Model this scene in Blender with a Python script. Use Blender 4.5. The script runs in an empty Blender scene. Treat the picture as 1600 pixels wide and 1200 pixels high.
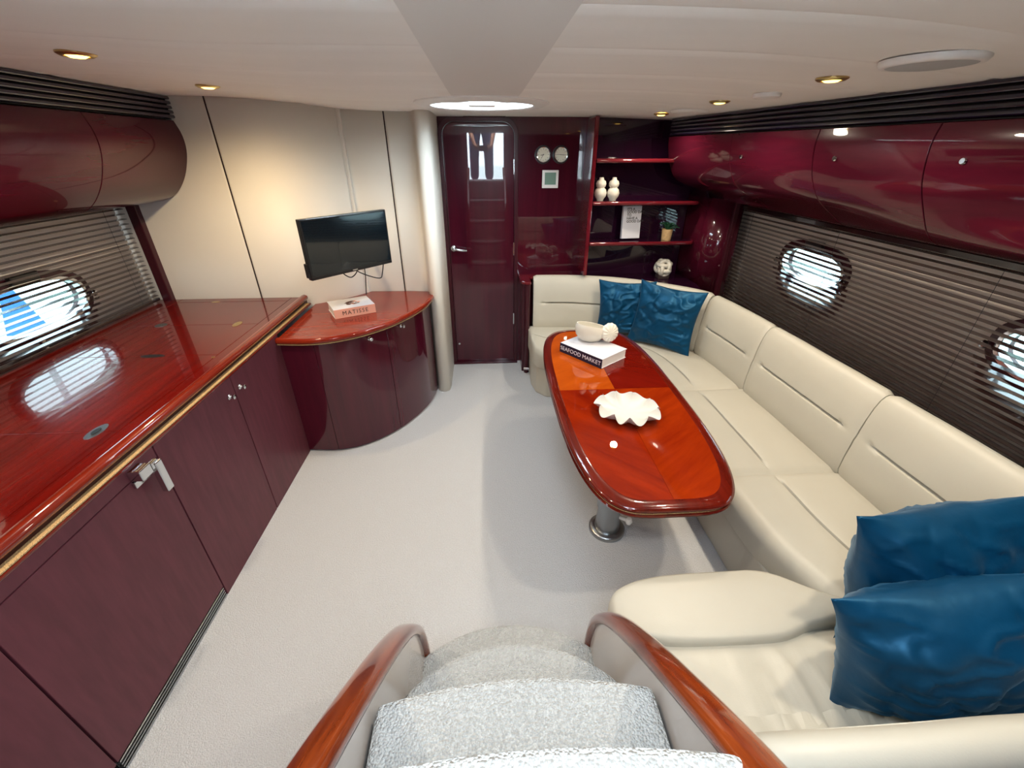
import bpy, bmesh, math, random
from mathutils import Vector, Matrix, noise
random.seed(7)
SC = bpy.context.scene
COL = SC.collection
PI = math.pi
# ------------------------------------------------------------------ camera, sky, exposure
cam_d = bpy.data.cameras.new('camera'); cam = bpy.data.objects.new('camera', cam_d); COL.objects.link(cam)
cam_d.sensor_width = 36; cam_d.lens = 36*662/1600; cam_d.clip_start = 0.02; cam_d.clip_end = 300
cam.location = (0, 0, 1.73)
cam.rotation_euler = (math.radians(90-28.9), 0, math.radians(-3.4))
SC.camera = cam
W = bpy.data.worlds.new('sky'); SC.world = W; W.use_nodes = True
bg = W.node_tree.nodes['Background']; bg.inputs[0].default_value = (0.78, 0.90, 1.0, 1); bg.inputs[1].default_value = 13.0
SC.view_settings.view_transform = 'Standard'; SC.view_settings.look = 'None'
SC.view_settings.exposure = 1.2; SC.view_settings.gamma = 1; SC.view_settings.use_curve_mapping = False
def portal(loc, rot, sx, sy):
    l = bpy.data.lights.new('sky_portal', 'AREA'); l.shape = 'RECTANGLE'; l.size = sx; l.size_y = sy
    l.cycles.is_portal = True
    o = bpy.data.objects.new('sky_portal', l); COL.objects.link(o); o.location = loc; o.rotation_euler = rot
portal((0.035, -0.08, 2.13), (0, 0, 0), 0.75, 0.6)
portal((0, 2.6, 2.03), (0, 0, 0), 0.6, 0.6)
portal((0.035, -0.36, 1.75), (PI/2, 0, 0), 0.66, 0.9)
SPOT_W = 15.0

# ------------------------------------------------------------------ materials
def srgb(h):
    h = h.lstrip('#'); o = []
    for i in (0, 2, 4):
        v = int(h[i:i+2], 16)/255
        o.append(v/12.92 if v <= .04045 else ((v+.055)/1.055)**2.4)
    return (o[0], o[1], o[2], 1)
def nodes(name):
    m = bpy.data.materials.new(name); m.use_nodes = True
    nt = m.node_tree; return m, nt, nt.nodes['Principled BSDF']
def pm(name, col, rough=.5, metal=0, coat=0, coat_r=.05, spec=.5, var=0, vscale=6, stretch=(1,1,1), bump=0, bscale=200, bdist=.002, sheen=0, kind='noise', col2=None, ior=None):
    m, nt, b = nodes(name); N = nt.nodes; L = nt.links
    c = srgb(col) if isinstance(col, str) else col
    b.inputs['Base Color'].default_value = c; b.inputs['Roughness'].default_value = rough
    b.inputs['Metallic'].default_value = metal; b.inputs['Coat Weight'].default_value = coat
    b.inputs['Coat Roughness'].default_value = coat_r; b.inputs['Specular IOR Level'].default_value = spec
    if sheen: b.inputs['Sheen Weight'].default_value = sheen; b.inputs['Sheen Roughness'].default_value = .35
    if var or bump:
        tc = N.new('ShaderNodeTexCoord'); mp = N.new('ShaderNodeMapping'); mp.inputs['Scale'].default_value = stretch
        L.new(tc.outputs['Object'], mp.inputs['Vector'])
    if var:
        n = N.new('ShaderNodeTexNoise'); n.inputs['Scale'].default_value = vscale; n.inputs['Detail'].default_value = 6
        L.new(mp.outputs[0], n.inputs['Vector'])
        r = N.new('ShaderNodeValToRGB'); r.color_ramp.elements[0].position = .3; r.color_ramp.elements[1].position = .7
        c2 = srgb(col2) if col2 else tuple(x*(1-var) for x in c[:3])+(1,)
        r.color_ramp.elements[0].color = c2; r.color_ramp.elements[1].color = c
        L.new(n.outputs[0], r.inputs[0]); L.new(r.outputs[0], b.inputs['Base Color'])
    if bump:
        bp = N.new('ShaderNodeBump'); bp.inputs['Strength'].default_value = bump; bp.inputs['Distance'].default_value = bdist; bp.invert = (kind == 'voronoi')
        if kind == 'voronoi':
            t = N.new('ShaderNodeTexVoronoi'); t.inputs['Scale'].default_value = bscale; L.new(tc.outputs['Object'], t.inputs['Vector'])
        else:
            t = N.new('ShaderNodeTexNoise'); t.inputs['Scale'].default_value = bscale; t.inputs['Detail'].default_value = 3
            L.new(tc.outputs['Object'], t.inputs['Vector'])
        L.new(t.outputs[0], bp.inputs['Height']); L.new(bp.outputs[0], b.inputs['Normal'])
    return m
def wood(name, c1, c2, rough=.25, coat=1.0, scale=9, stretch=(1,.06,1), rot=(0,0,0), coat_r=.04, spec=.1):
    m, nt, b = nodes(name); N = nt.nodes; L = nt.links
    tc = N.new('ShaderNodeTexCoord'); mp = N.new('ShaderNodeMapping')
    mp.inputs['Scale'].default_value = stretch; mp.inputs['Rotation'].default_value = rot
    mr = N.new('ShaderNodeMapping'); mr.inputs['Rotation'].default_value = rot; mp.inputs['Rotation'].default_value = (0,0,0)
    L.new(tc.outputs['Object'], mr.inputs[0]); L.new(mr.outputs[0], mp.inputs[0])
    n = N.new('ShaderNodeTexNoise'); n.inputs['Scale'].default_value = scale; n.inputs['Detail'].default_value = 8; n.inputs['Roughness'].default_value = .65
    n.inputs['Distortion'].default_value = .4
    L.new(mp.outputs[0], n.inputs['Vector'])
    r = N.new('ShaderNodeValToRGB'); r.color_ramp.elements[0].position = .32; r.color_ramp.elements[1].position = .68
    r.color_ramp.elements[0].color = srgb(c1); r.color_ramp.elements[1].color = srgb(c2)
    L.new(n.outputs[0], r.inputs[0]); L.new(r.outputs[0], b.inputs['Base Color'])
    b.inputs['Roughness'].default_value = rough; b.inputs['Coat Weight'].default_value = coat; b.inputs['Coat Roughness'].default_value = coat_r
    b.inputs['Specular IOR Level'].default_value = spec
    return m
def emit(name, col, s):
    m, nt, b = nodes(name); b.inputs['Base Color'].default_value = srgb(col)
    b.inputs['Emission Color'].default_value = srgb(col); b.inputs['Emission Strength'].default_value = s; return m
def pane_mat(name, tint, refl=.08, trans=1):
    m = bpy.data.materials.new(name); m.use_nodes = True; nt = m.node_tree; nt.nodes.clear(); N = nt.nodes; L = nt.links
    o = N.new('ShaderNodeOutputMaterial'); mx = N.new('ShaderNodeMixShader'); t = N.new('ShaderNodeBsdfTransparent'); g = N.new('ShaderNodeBsdfGlossy')
    t.inputs[0].default_value = tint; g.inputs['Roughness'].default_value = .02; mx.inputs[0].default_value = refl
    L.new(t.outputs[0], mx.inputs[1]); L.new(g.outputs[0], mx.inputs[2]); L.new(mx.outputs[0], o.inputs[0]); return m

M = {}
M['burg'] = wood('burgundy_wood', '#34101a', '#451620', .3, .6, 14, (1,1,.05), coat_r=.12)
M['burg_satin'] = pm('burgundy_satin', '#63303a', .5, spec=.25, coat=.15, coat_r=.2, var=.25, vscale=40, stretch=(1,1,.15))
M['burg_gloss'] = wood('burgundy_gloss', '#3a0a1a', '#4b0f20', .2, 1, 14, (1,1,.05), coat_r=.015)
M['locker'] = wood('locker_gloss', '#3a0a1a', '#4b0f20', .25, .6, 14, (1,.05,1), coat_r=.03)
M['shelf'] = wood('shelf_dark', '#200a20', '#2c0d24', .2, 1, 14, (1,1,.05), coat_r=.02)
M['shelf_edge'] = wood('shelf_edge', '#561019', '#6b1620', .2, 1, 14, (.05,1,1), coat_r=.03)
M['louvre'] = pm('louvre_dark', '#17142e', .22, coat=.8, coat_r=.08)
M['counter'] = wood('counter_red', '#520a07', '#6e120b', .18, .7, 22, (1,.06,1), coat_r=.015)
M['counter_dark'] = pm('counter_groove', '#2a0505', .4)
M['counter_edge'] = wood('counter_edge', '#5c140a', '#7c2410', .2, 1, 26, (1,.05,1), coat_r=.03)
M['corner_top'] = wood('corner_top', '#6e1a0c', '#8c2a12', .2, .6, 20, (.1,1,1), coat_r=.02)
M['cap'] = wood('rail_wood', '#52190a', '#8a3c14', .22, 1, 40, (1,.08,.08), coat_r=.05)
M['rope'] = pm('rope_inlay', '#e6c48c', .4, var=.75, vscale=420, col2='#5a3218')
M['t_edge'] = wood('table_edge', '#480d06', '#68190b', .18, 1, 16, (1,.06,1), coat_r=.015)
M['t1'] = wood('veneer_orange', '#983c0a', '#b24e10', .2, 1, 9, (1,.18,1), (0,0,1.0), coat_r=.012, spec=0)
M['t2'] = wood('veneer_red', '#580c06', '#701408', .2, 1, 9, (1,.18,1), (0,0,-.9), coat_r=.012, spec=0)
M['t3'] = wood('veneer_brown', '#6a1306', '#8e2607', .2, 1, 9, (1,.18,1), (0,0,-.8), coat_r=.012, spec=0)
M['t4'] = wood('veneer_amber', '#741a05', '#983008', .2, 1, 9, (1,.18,1), (0,0,.9), coat_r=.012, spec=0)
M['vinyl'] = pm('white_vinyl_wall', '#e9e3d7', .55, var=.03, vscale=3, bump=.15, bscale=300)
M['ceil'] = pm('ceiling_vinyl', '#faf8f3', .6, var=.04, vscale=2.5, stretch=(.6,3,1), bump=.25, bscale=5, bdist=.006)
M['ceil_c'] = pm('ceiling_strip', '#e6e4e0', .55, bump=.1, bscale=300)
M['white'] = pm('white_plastic', '#efeeea', .4)
M['grey'] = pm('speaker_grille', '#b9bcbc', .6, bump=.6, bscale=500, kind='voronoi')
M['carpet'] = pm('carpet', '#c6c6c7', .95, var=.10, vscale=160, bump=.7, bscale=230, bdist=.004, kind='voronoi', spec=.1)
M['loop'] = pm('loop_carpet', '#bfc0be', .95, var=.12, vscale=120, bump=1.0, bscale=230, bdist=.006, kind='voronoi', spec=.1)
M['leather'] = pm('cream_leather', '#bbb6a8', .42, var=.04, vscale=5, bump=.18, bscale=260, bdist=.001, spec=.4)
M['velvet'] = pm('blue_velvet', '#02385a', .6, var=.45, vscale=5, sheen=.2, spec=.12, bump=.12, bscale=30, bdist=.01)
M['velvet'].node_tree.nodes['Principled BSDF'].inputs['Sheen Tint'].default_value = (.25,.6,.9,1)
_v = M['velvet'].node_tree.nodes['Principled BSDF']; _v.inputs['Specular Tint'].default_value = (.2,.6,1,1); _v.inputs['Specular IOR Level'].default_value = .7; _v.inputs['Roughness'].default_value = .42
M['chrome'] = pm('chrome', '#d5d8da', .12, 1)
M['steel'] = pm('brushed_aluminium', '#a8abad', .3, 1)
M['brass'] = pm('brass', '#c9b27a', .3, 1)
M['black'] = pm('black_plastic', '#0b0c0e', .3, coat=.4)
M['rubber'] = pm('black_rubber', '#111214', .55)
M['screen'] = pm('dark_screen', '#04121b', .12, coat=.6, coat_r=.03)
M['ceramic'] = pm('matte_ceramic', '#d8d2c4', .5, bump=.15, bscale=90, bdist=.001)
M['dish'] = pm('white_dish', '#cfcdc7', .45)
M['paper'] = pm('paper_pages', '#eeeae2', .7, var=.12, vscale=300, stretch=(.02,.02,1))
M['cover_w'] = pm('white_cover', '#d4d3d8', .35)
M['pink'] = pm('pink_spine', '#d99c86', .45)
M['navy'] = pm('navy_spine', '#0d1a36', .4)
M['ink'] = pm('ink', '#2a1714', .6)
M['inkw'] = pm('white_ink', '#e4e8f0', .6)
M['inkg'] = pm('grey_ink', '#2b2826', .6)
M['orange'] = pm('print_orange', '#d98a6a', .6)
M['brownp'] = pm('print_brown', '#4a2418', .6)
M['lining'] = pm('taupe_lining', '#dccfc2', .8, bump=.2, bscale=200)
M['slat'] = pm('blind_slat', '#241512', .2, coat=1, coat_r=.05)
M['glass'] = pane_mat('tinted_pane', (.40,.44,.44,1), .05)
M['hatch'] = pane_mat('hatch_pane', (.95,.97,.98,1), .05)
M['lens'] = emit('warm_lens', '#ffc95e', 3.2)
M['dial'] = pm('dial_face', '#e6e4d0', .35)
M['lcd'] = pm('lcd_green', '#7a9a8a', .25)
M['leaf'] = pm('leaf', '#1f5a3c', .45, var=.4, vscale=30)
M['pot'] = pm('tan_pot', '#cba878', .7, var=.3, vscale=60, bump=.4, bscale=120)
M['stone'] = pm('dark_stone', '#3a2a28', .4)
M['grpanel'] = pm('stair_panel', '#b9b0aa', .18, coat=.8, coat_r=.04)
M['grp'] = pm('gelcoat', '#e4e6e6', .4)
M['teak'] = wood('deck', '#9a8468', '#b39d80', .6, 0, 20, (.06,1,1))
M['skin'] = pm('skin', '#c98a6c', .5, var=.1, vscale=20)
M['denim'] = pm('denim', '#3d4a66', .85, var=.3, vscale=12)
M['shirt'] = pm('shirt', '#151c2c', .85)
M['hair'] = pm('hair', '#2a1d15', .7)
M['water'] = pm('water', '#a9bdb2', .15, bump=.5, bscale=3, bdist=.1)
M['bluec'] = pm('blue_canvas', '#1f5fb0', .8)
M['green'] = pm('far_trees', '#7d9a70', .9, var=.4, vscale=.6)

# ------------------------------------------------------------------ helpers
OFF = {}
def link(o, parent=None):
    COL.objects.link(o)
    if parent is not None:
        o.parent = parent
        if parent.type == 'EMPTY': o.location = tuple(-v for v in OFF[parent])
    return o
def props(o, label=None, cat=None, group=None, kind=None):
    if label: o['label'] = label
    if cat: o['category'] = cat
    if group: o['group'] = group
    if kind: o['kind'] = kind
    return o
def thing(name, label, cat, loc=(0,0,0), group=None, kind=None):
    o = bpy.data.objects.new(name, None); COL.objects.link(o); o.location = loc; o.empty_display_size = .05
    OFF[o] = tuple(loc); props(o, label, cat, group, kind); return o
def mesh(name, V, F, mat, parent=None, smooth=False, bev=0, sub=0, solid=0, seg=2, auto=None):
    me = bpy.data.meshes.new(name); me.from_pydata([tuple(v) for v in V], [], F); me.update()
    bm = bmesh.new(); bm.from_mesh(me); bmesh.ops.recalc_face_normals(bm, faces=bm.faces); bm.to_mesh(me); bm.free()
    if mat is not None: me.materials.append(M[mat] if isinstance(mat, str) else mat)
    if smooth:
        for p in me.polygons: p.use_smooth = True
        me.set_sharp_from_angle(angle=math.radians(48))
    o = bpy.data.objects.new(name, me); link(o, parent)
    if solid: md = o.modifiers.new('solid', 'SOLIDIFY'); md.thickness = solid; md.offset = 0
    if bev:
        md = o.modifiers.new('bevel', 'BEVEL'); md.width = bev; md.segments = seg; md.limit_method = 'ANGLE'; md.angle_limit = .6
    if sub: md = o.modifiers.new('sub', 'SUBSURF'); md.levels = sub; md.render_levels = sub
    return o
BF = [(0,1,2,3),(7,6,5,4),(0,4,5,1),(1,5,6,2),(2,6,7,3),(3,7,4,0)]
def box(name, lo, hi, mat, parent=None, bev=.003, mtx=None, smooth=False):
    (a,b,c),(d,e,f) = lo, hi
    V = [(a,b,c),(d,b,c),(d,e,c),(a,e,c),(a,b,f),(d,b,f),(d,e,f),(a,e,f)]
    if mtx is not None: V = [mtx @ Vector(v) for v in V]
    return mesh(name, V, BF, mat, parent, smooth, bev)
def prism(name, out, z0, z1, mat, parent=None, bev=0, mtx=None, smooth=False):
    n = len(out); V = [(x,y,z0) for x,y in out]+[(x,y,z1) for x,y in out]
    F = [tuple(range(n-1,-1,-1)), tuple(range(n,2*n))]+[(i,(i+1)%n,n+(i+1)%n,n+i) for i in range(n)]
    if mtx is not None: V = [mtx @ Vector(v) for v in V]
    return mesh(name, V, F, mat, parent, smooth, bev)
def grid(name, rows, mat, parent=None, smooth=True, closed_u=False, caps=False, skip=None, **k):
    m = len(rows); n = len(rows[0]); V = [p for r in rows for p in r]; F = []
    for i in range(m-1):
        for j in range(n if closed_u else n-1):
            q = (i*n+j, i*n+(j+1)%n, (i+1)*n+(j+1)%n, (i+1)*n+j)
            if skip:
                c = sum((Vector(V[t]) for t in q), Vector())/4
                if skip(c): continue
            F.append(q)
    if caps: F.append(tuple(range(n-1,-1,-1))); F.append(tuple((m-1)*n+j for j in range(n)))
    return mesh(name, V, F, mat, parent, smooth, **k)
def lathe(name, prof, mat, parent=None, c=(0,0,0), n=32, mtx=None, smooth=True, caps=True, **k):
    rows = []
    for r,z in prof:
        row = [Vector((r*math.cos(2*PI*j/n), r*math.sin(2*PI*j/n), z)) for j in range(n)]
        if mtx is not None: row = [mtx @ v for v in row]
        rows.append([v+Vector(c) for v in row])
    return grid(name, rows, mat, parent, smooth, closed_u=True, caps=caps, **k)
def tube_vf(path, r, n=10):
    P = [Vector(p) for p in path]; rows = []; up = None
    for i,p in enumerate(P):
        t = (P[min(i+1,len(P)-1)]-P[max(i-1,0)]).normalized()
        if up is None: up = t.orthogonal().normalized()
        up = (up - t*up.dot(t)).normalized(); s = t.cross(up)
        rr = r[i] if isinstance(r,(list,tuple)) else r
        rows.append([p+(up*math.cos(2*PI*j/n)+s*math.sin(2*PI*j/n))*rr for j in range(n)])
    return rows
def tube(name, path, r, mat, parent=None, n=10, **k):
    return grid(name, tube_vf(path, r, n), mat, parent, True, closed_u=True, caps=True, **k)
def sweep(name, path, prof, mat, parent=None, side=None, smooth=True, **k):
    """prof: (a along side vector, b along z); path of 3D points; side(i)-> Vector"""
    rows = []
    for i,p in enumerate(path):
        s = side(i); rows.append([Vector(p)+s*a+Vector((0,0,b)) for a,b in prof])
    return grid(name, rows, mat, parent, smooth, closed_u=True, caps=True, **k)
def frame_m(origin, x, y):
    x = Vector(x).normalized(); y = Vector(y); y = (y-x*y.dot(x)).normalized(); z = x.cross(y)
    m = Matrix((x,y,z)).transposed().to_4x4(); m.translation = Vector(origin); return m
def text(name, s, size, mtx, mat, parent=None, ext=.0004, space=1.0, line=1.0, align='CENTER', wide=1.0):
    cu = bpy.data.curves.new(name, 'FONT'); cu.body = s; cu.size = size; cu.extrude = ext; cu.align_x = align; cu.align_y = 'CENTER'
    cu.space_character = space; cu.space_line = line; cu.resolution_u = 3; cu.offset = .0006 if '\n' in s else 0
    t = bpy.data.objects.new('tmp', cu); COL.objects.link(t)
    bpy.context.view_layer.update()
    me = bpy.data.meshes.new_from_object(t.evaluated_get(bpy.context.evaluated_depsgraph_get()))
    bpy.data.objects.remove(t)
    me.transform(mtx @ Matrix.Diagonal((wide,1,1,1))); me.materials.clear(); me.materials.append(M[mat])
    o = bpy.data.objects.new(name, me); return link(o, parent)
def copy_tree(o, parent=None):
    c = o.copy(); COL.objects.link(c)
    if parent is not None: c.parent = parent
    for ch in [x for x in bpy.data.objects if x.parent == o]: copy_tree(ch, c)
    return c
def sm(t): t = max(0,min(1,t)); return t*t*(3-2*t)
def catmull(P, n):
    P = [Vector(p) for p in P]; out = []
    for i in range(len(P)-1):
        a = P[max(i-1,0)]; b = P[i]; c = P[i+1]; d = P[min(i+2,len(P)-1)]
        for k in range(n):
            t = k/n
            out.append(.5*((2*b)+(c-a)*t+(2*a-5*b+4*c-d)*t*t+(3*b-a-3*c+d)*t**3))
    out.append(P[-1]); return out
def resample(P, n):
    P = [Vector(p) for p in P]; d = [0]
    for i in range(1,len(P)): d.append(d[-1]+(P[i]-P[i-1]).length)
    out = []; k = 0
    for i in range(n):
        t = d[-1]*i/(n-1)
        while k < len(P)-2 and d[k+1] < t: k += 1
        f = (t-d[k])/max(d[k+1]-d[k],1e-9); out.append(P[k].lerp(P[k+1], min(1,max(0,f))))
    return out, d[-1]
def zc(x, y): return 1.945 + .045*sm((-x-.5)/1.1) - .02*sm((x-.6)/1.0)

# ------------------------------------------------------------------ setting
AFT = -.36
floor = box('floor', (-2.25,AFT,-.06), (2.0,3.66,0), 'carpet', bev=0); props(floor, kind='structure')
HX, HY, HR = 0.0, 2.60, .26
inhole = lambda c: math.hypot(c.x-HX, c.y-HY) < HR+.02
inway = lambda c: (-.33 < c.x < .40 and c.y < .22)  # unseen roof opening above the stair, cut to bring in light
nx = 66; ny = 68
rows = [[(-2.25+4.25*i/nx, AFT+(3.66-AFT)*j/ny, 2.0 if True else 0) for i in range(nx+1)] for j in range(ny+1)]
ceil = grid('ceiling', [[(x,y,zc(x,y)+.012) for x,y,z in r] for r in rows], 'ceil', smooth=False, skip=lambda c: inhole(c) or inway(c), solid=.01)
props(ceil, kind='structure')
def cpanel(x0, x1, y0, y1, cur, mat='ceil', drop=.0):
    nu, nv = 36, 14; R = []
    for j in range(nv+1):
        t = j/nv; row = []
        for i in range(nu+1):
            x = x0+(x1-x0)*i/nu; off = cur*(abs(x)-.15)**2
            y = y0+(y1-y0)*t+off
            y = min(y, 3.62)
            e = min(t, 1-t)*(y1-y0); dz = .006*math.exp(-(e/.006)**2)
            row.append((x, y, zc(x,y)-.004+dz-drop))
        R.append(row)
    o = grid('ceiling_panel', R, mat, ceil, skip=lambda c: inhole(c) or inway(c)); return o
ys = [.4, .93, 1.27, 1.65, 2.04, 2.46, 2.92, 3.64]
for a, b in zip(ys[:-1], ys[1:]):
    cpanel(.165, 2.0, a, b, .12); cpanel(-.135, -2.25, a, b, .04)
cpanel(.165, 2.0, AFT, .4, .12); cpanel(-.135, -2.25, AFT, .4, .04)
cpanel(-.135, .165, AFT, 2.3, 0, 'ceil_c', .004); cpanel(-.135, .165, 2.3, 3.64, 0, 'ceil', 0)
# coaming round an unseen roof opening, added to let sky light onto the stair
cw = props(box('trim_1', (-.42,.20,1.952), (.49,.25,2.12), 'grp'), kind='structure')
for lo, hi in (((-.42,AFT,1.952),(-.33,.20,2.12)), ((.40,AFT,1.952),(.49,.20,2.12))): box('coaming_side', lo, hi, 'grp', cw)

# dark bulkhead with door
wf = box('wall_front', (-.40,3.585,0), (2.0,3.66,2.0), 'burg_gloss', bev=0); props(wf, kind='structure')
def dooroutline(x0,x1,z0,z1,r,n=8):
    P = [(x0,z0),(x1,z0)]
    P += [(x1-r+r*math.cos(a), z1-r+r*math.sin(a)) for a in [PI/2*i/n for i in range(n+1)]]
    P += [(x0+r+r*math.cos(a), z1-r+r*math.sin(a)) for a in [PI/2+PI/2*i/n for i in range(n+1)]]
    return P
XZ = Matrix(((1,0,0,0),(0,0,-1,0),(0,1,0,0),(0,0,0,1)))   # (x,z,depth)->(x,-depth,z)
def fwd(y): m = XZ.copy(); m.translation = Vector((0,y,0)); return m
door = thing('door_1', None, None, (-.03,3.58,0), kind='structure')
prism('door_panel', dooroutline(-.292,.226,.012,1.905,.085), 0, .012, 'burg_gloss', door, .003, fwd(3.585))
of = dooroutline(-.325,.259,0,1.938,.11); inn = dooroutline(-.296,.230,0,1.909,.088)
def ring(name, A, B, d0, d1, mat, parent, mtx, close=True):
    n = len(A); V = [(x,z,d0) for x,z in A]+[(x,z,d1) for x,z in A]+[(x,z,d1) for x,z in B]+[(x,z,d0) for x,z in B]
    F = []
    for i in range(n if close else n-1):
        j = (i+1)%n
        F += [(i,j,n+j,n+i),(n+i,n+j,2*n+j,2*n+i),(2*n+i,2*n+j,3*n+j,3*n+i),(3*n+i,3*n+j,j,i)]
    return mesh(name, [mtx@Vector(v) for v in V], F, mat, parent, False, .003)
ring('door_frame', of[1:]+[of[0]], inn[1:]+[inn[0]], 0, .024, 'burg', door, fwd(3.585), close=False)
hd = lathe('handle', [(.0,0),(.024,0),(.024,.008),(.02,.012),(.009,.014),(.009,.045),(0,.045)], 'chrome', door, mtx=frame_m((-.262,3.573,1.03),(1,0,0),(0,0,1)), n=20)
tube('lever', [(-.262,3.53,1.03),(-.235,3.526,1.028),(-.19,3.53,1.02),(-.155,3.535,1.018)], [.009,.010,.009,.007], 'chrome', hd)
for z in (1.62, 1.02, .42): box('hinge', (.222,3.568,z-.05), (.232,3.574,z+.05), 'chrome', door, .001)
lathe('lock_button', [(0,0),(.011,0),(.009,.006),(0,.006)], 'chrome', door, mtx=frame_m((-.265,3.573,.19),(1,0,0),(0,0,1)), n=14)
box('threshold', (-.33,3.53,0), (.26,3.60,.012), 'burg', door, .004)

# white galley wall: extruded curved footprint, three panels with dark joints
wall = props(box('wall_left', (-2.30,AFT,0), (-2.22,3.66,.82), 'lining', bev=0), kind='structure')
box('upper_hull', (-2.30,AFT,1.53), (-2.17,3.66,2.03), 'lining', wall, 0)
box('hull_behind_galley_wall', (-2.30,2.87,.82), (-2.22,3.66,1.53), 'lining', wall, 0)
box('cross_frame', (-2.25,3.60,0), (-.40,3.66,2.03), 'lining', wall, 0)
foot = [(-2.2,2.85),(-1.85,2.85),(-1.55,2.85),(-1.32,2.862),(-1.15,2.915),(-1.0,3.02),(-.90,3.13)]
foot2 = [(-.90,3.155),(-.86,3.18),(-.62,3.174),(-.46,3.165),(-.425,3.13),(-.415,3.09),(-.40,3.055),(-.375,3.04),(-.35,3.05),(-.335,3.085),(-.332,3.2),(-.335,3.6)]
ww = thing('wall_galley', None, None, (-1.2,2.9,0), kind='structure')
def vwall(pts, mat='vinyl', z0=0.0, name='wall_panel', parent=ww, smooth=True, th=.02):
    z1 = 2.0
    return grid(name, [[(x,y,z0) for x,y in pts],[(x,y,zc(x,y)+.01) for x,y in pts]], mat, parent, smooth, solid=th)
def cut(pts, xa, xb):
    P = [(p.x,p.y) for p in catmull([(x,y,0) for x,y in pts], 8)]
    out = []
    for a, b in zip(P[:-1], P[1:]):
        for X in (xa, xb):
            if a[0] < X < b[0]: out.append((X, a[1]+(b[1]-a[1])*(X-a[0])/(b[0]-a[0])))
    return sorted([p for p in P if xa <= p[0] <= xb]+out)
vwall(cut(foot,-2.3,-1.501)); vwall(cut(foot,-1.496,-.5)); 
cr = cut(foot2,-2,-.6175); vwall(cr)
P2 = [(p.x,p.y) for p in catmull([(x,y,0) for x,y in foot2], 8)]
i0 = next(i for i,p in enumerate(P2) if p[0] > -.6125); vwall([(-.6125,3.174)]+P2[i0:], name='rounded_end')
for x0,y0,y1 in ((-1.4985,2.8392,2.86),(-.615,3.1625,3.18)): box('dark_joint', (x0-.0038,y0,0), (x0+.0038,y1,2.0), 'ink', ww, 0)
box('corner_bead', (-.905,3.135,.8), (-.875,3.165,1.97), 'vinyl', ww, .006)
lathe('foot_cap', [(.0,0),(.05,0),(.05,.03),(0,.03)], 'vinyl', ww, c=(-.375,3.085,0), n=20)
# hull side linings with oval portholes
def superell(cy, cz, a, b, n=48, e=2.5):
    P = []
    for i in range(n):
        t = 2*PI*i/n; c, s_ = math.cos(t), math.sin(t)
        P.append((cy+a*math.copysign(abs(c)**(2/e),c), cz+b*math.copysign(abs(s_)**(2/e),s_)))
    return P
def lining(name, x, z0, z1, y0, y1, holes, parent=None):
    V = []; F = []
    def quad(a,b,c,d): k = len(V); V.extend([a,b,c,d]); F.append((k,k+1,k+2,k+3))
    ycur = y0
    for cy,cz,a,b in sorted(holes):
        L, R = cy-a-.08, cy+a+.08
        quad((x,ycur,z0),(x,L,z0),(x,L,z1),(x,ycur,z1)); ycur = R
        E_ = superell(cy,cz,a,b); n = len(E_); O = []
        for (py,pz) in E_:
            dy, dz = py-cy, pz-cz
            k = min(((R-cy) if dy>0 else (cy-L))/max(abs(dy),1e-6), ((z1-cz) if dz>0 else (cz-z0))/max(abs(dz),1e-6))
            O.append((cy+dy*k, cz+dz*k))
        k0 = len(V); V.extend([(x,p,q) for p,q in E_]); V.extend([(x,p,q) for p,q in O])
        for i in range(n): F.append((k0+i,k0+(i+1)%n,k0+n+(i+1)%n,k0+n+i))
        for (yy,zz) in ((L,z0),(R,z0),(R,z1),(L,z1)):
            js = sorted(range(n), key=lambda i:(O[i][0]-yy)**2+(O[i][1]-zz)**2)[:2]
            k1 = len(V); V.append((x,yy,zz)); F.append((k0+n+js[0],k0+n+js[1],k1))
    quad((x,ycur,z0),(x,y1,z0),(x,y1,z1),(x,ycur,z1))
    return mesh(name, V, F, 'lining', parent)
def porthole(name, x, sgn, cy, cz, a, b):
    w = thing(name, None, None, (x,cy,cz), kind='structure')
    def rg(nm, a0,b0,a1,b1,d0,d1,mat,par):
        A = superell(cy,cz,a0,b0); B = superell(cy,cz,a1,b1); n = len(A)
        R = [[(x-sgn*d0,p,q) for p,q in A],[(x-sgn*d1,p,q) for p,q in A],[(x-sgn*d1,p,q) for p,q in B],[(x-sgn*d0,p,q) for p,q in B]]
        R.append(R[0]); return grid(nm, R, mat, par, True, closed_u=True, bev=.002)
    rg('outer_frame', a+.035,b+.035,a,b,-.06,.016,'burg',w)
    rg('inner_rim', a+.004,b+.004,a-.014,b-.014,-.02,.022,'chrome',w)
    E_ = superell(cy,cz,a-.012,b-.012)
    prism('pane', E_, -.002, .002, 'glass', w, 0, Matrix(((0,0,1,x),(1,0,0,0),(0,1,0,0),(0,0,0,1))))
    box('hinge_block', (x-sgn*.03-.012,cy-.07,cz+b+.005),(x-sgn*.03+.012,cy+.07,cz+b+.045),'black',w,.005)
    for (py,pz) in ((cy-a-.025,cz-.02),(cy+a+.025,cz-.02),(cy+.08,cz-b-.02),(cy-.08,cz-b-.02)):
        k = lathe('clamp_knob', [(0,0),(.006,0),(.006,.012),(.016,.014),(.018,.022),(.012,.03),(0,.031)], 'chrome', w, mtx=frame_m((x-sgn*.016,py,pz),(0,-sgn,0),(0,0,1)), n=12)
    return w
LX, RX = -2.20, 1.955
props(lining('wall_hull_left', LX, .80, 1.55, AFT, 2.87, [(2.11,1.06,.29,.12),(.75,1.06,.29,.12)]), kind='structure')
props(lining('wall_hull_right', RX, .0, 1.55, AFT, 3.60, [(2.46,1.115,.265,.105),(1.115,1.09,.265,.105)]), kind='structure')
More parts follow.
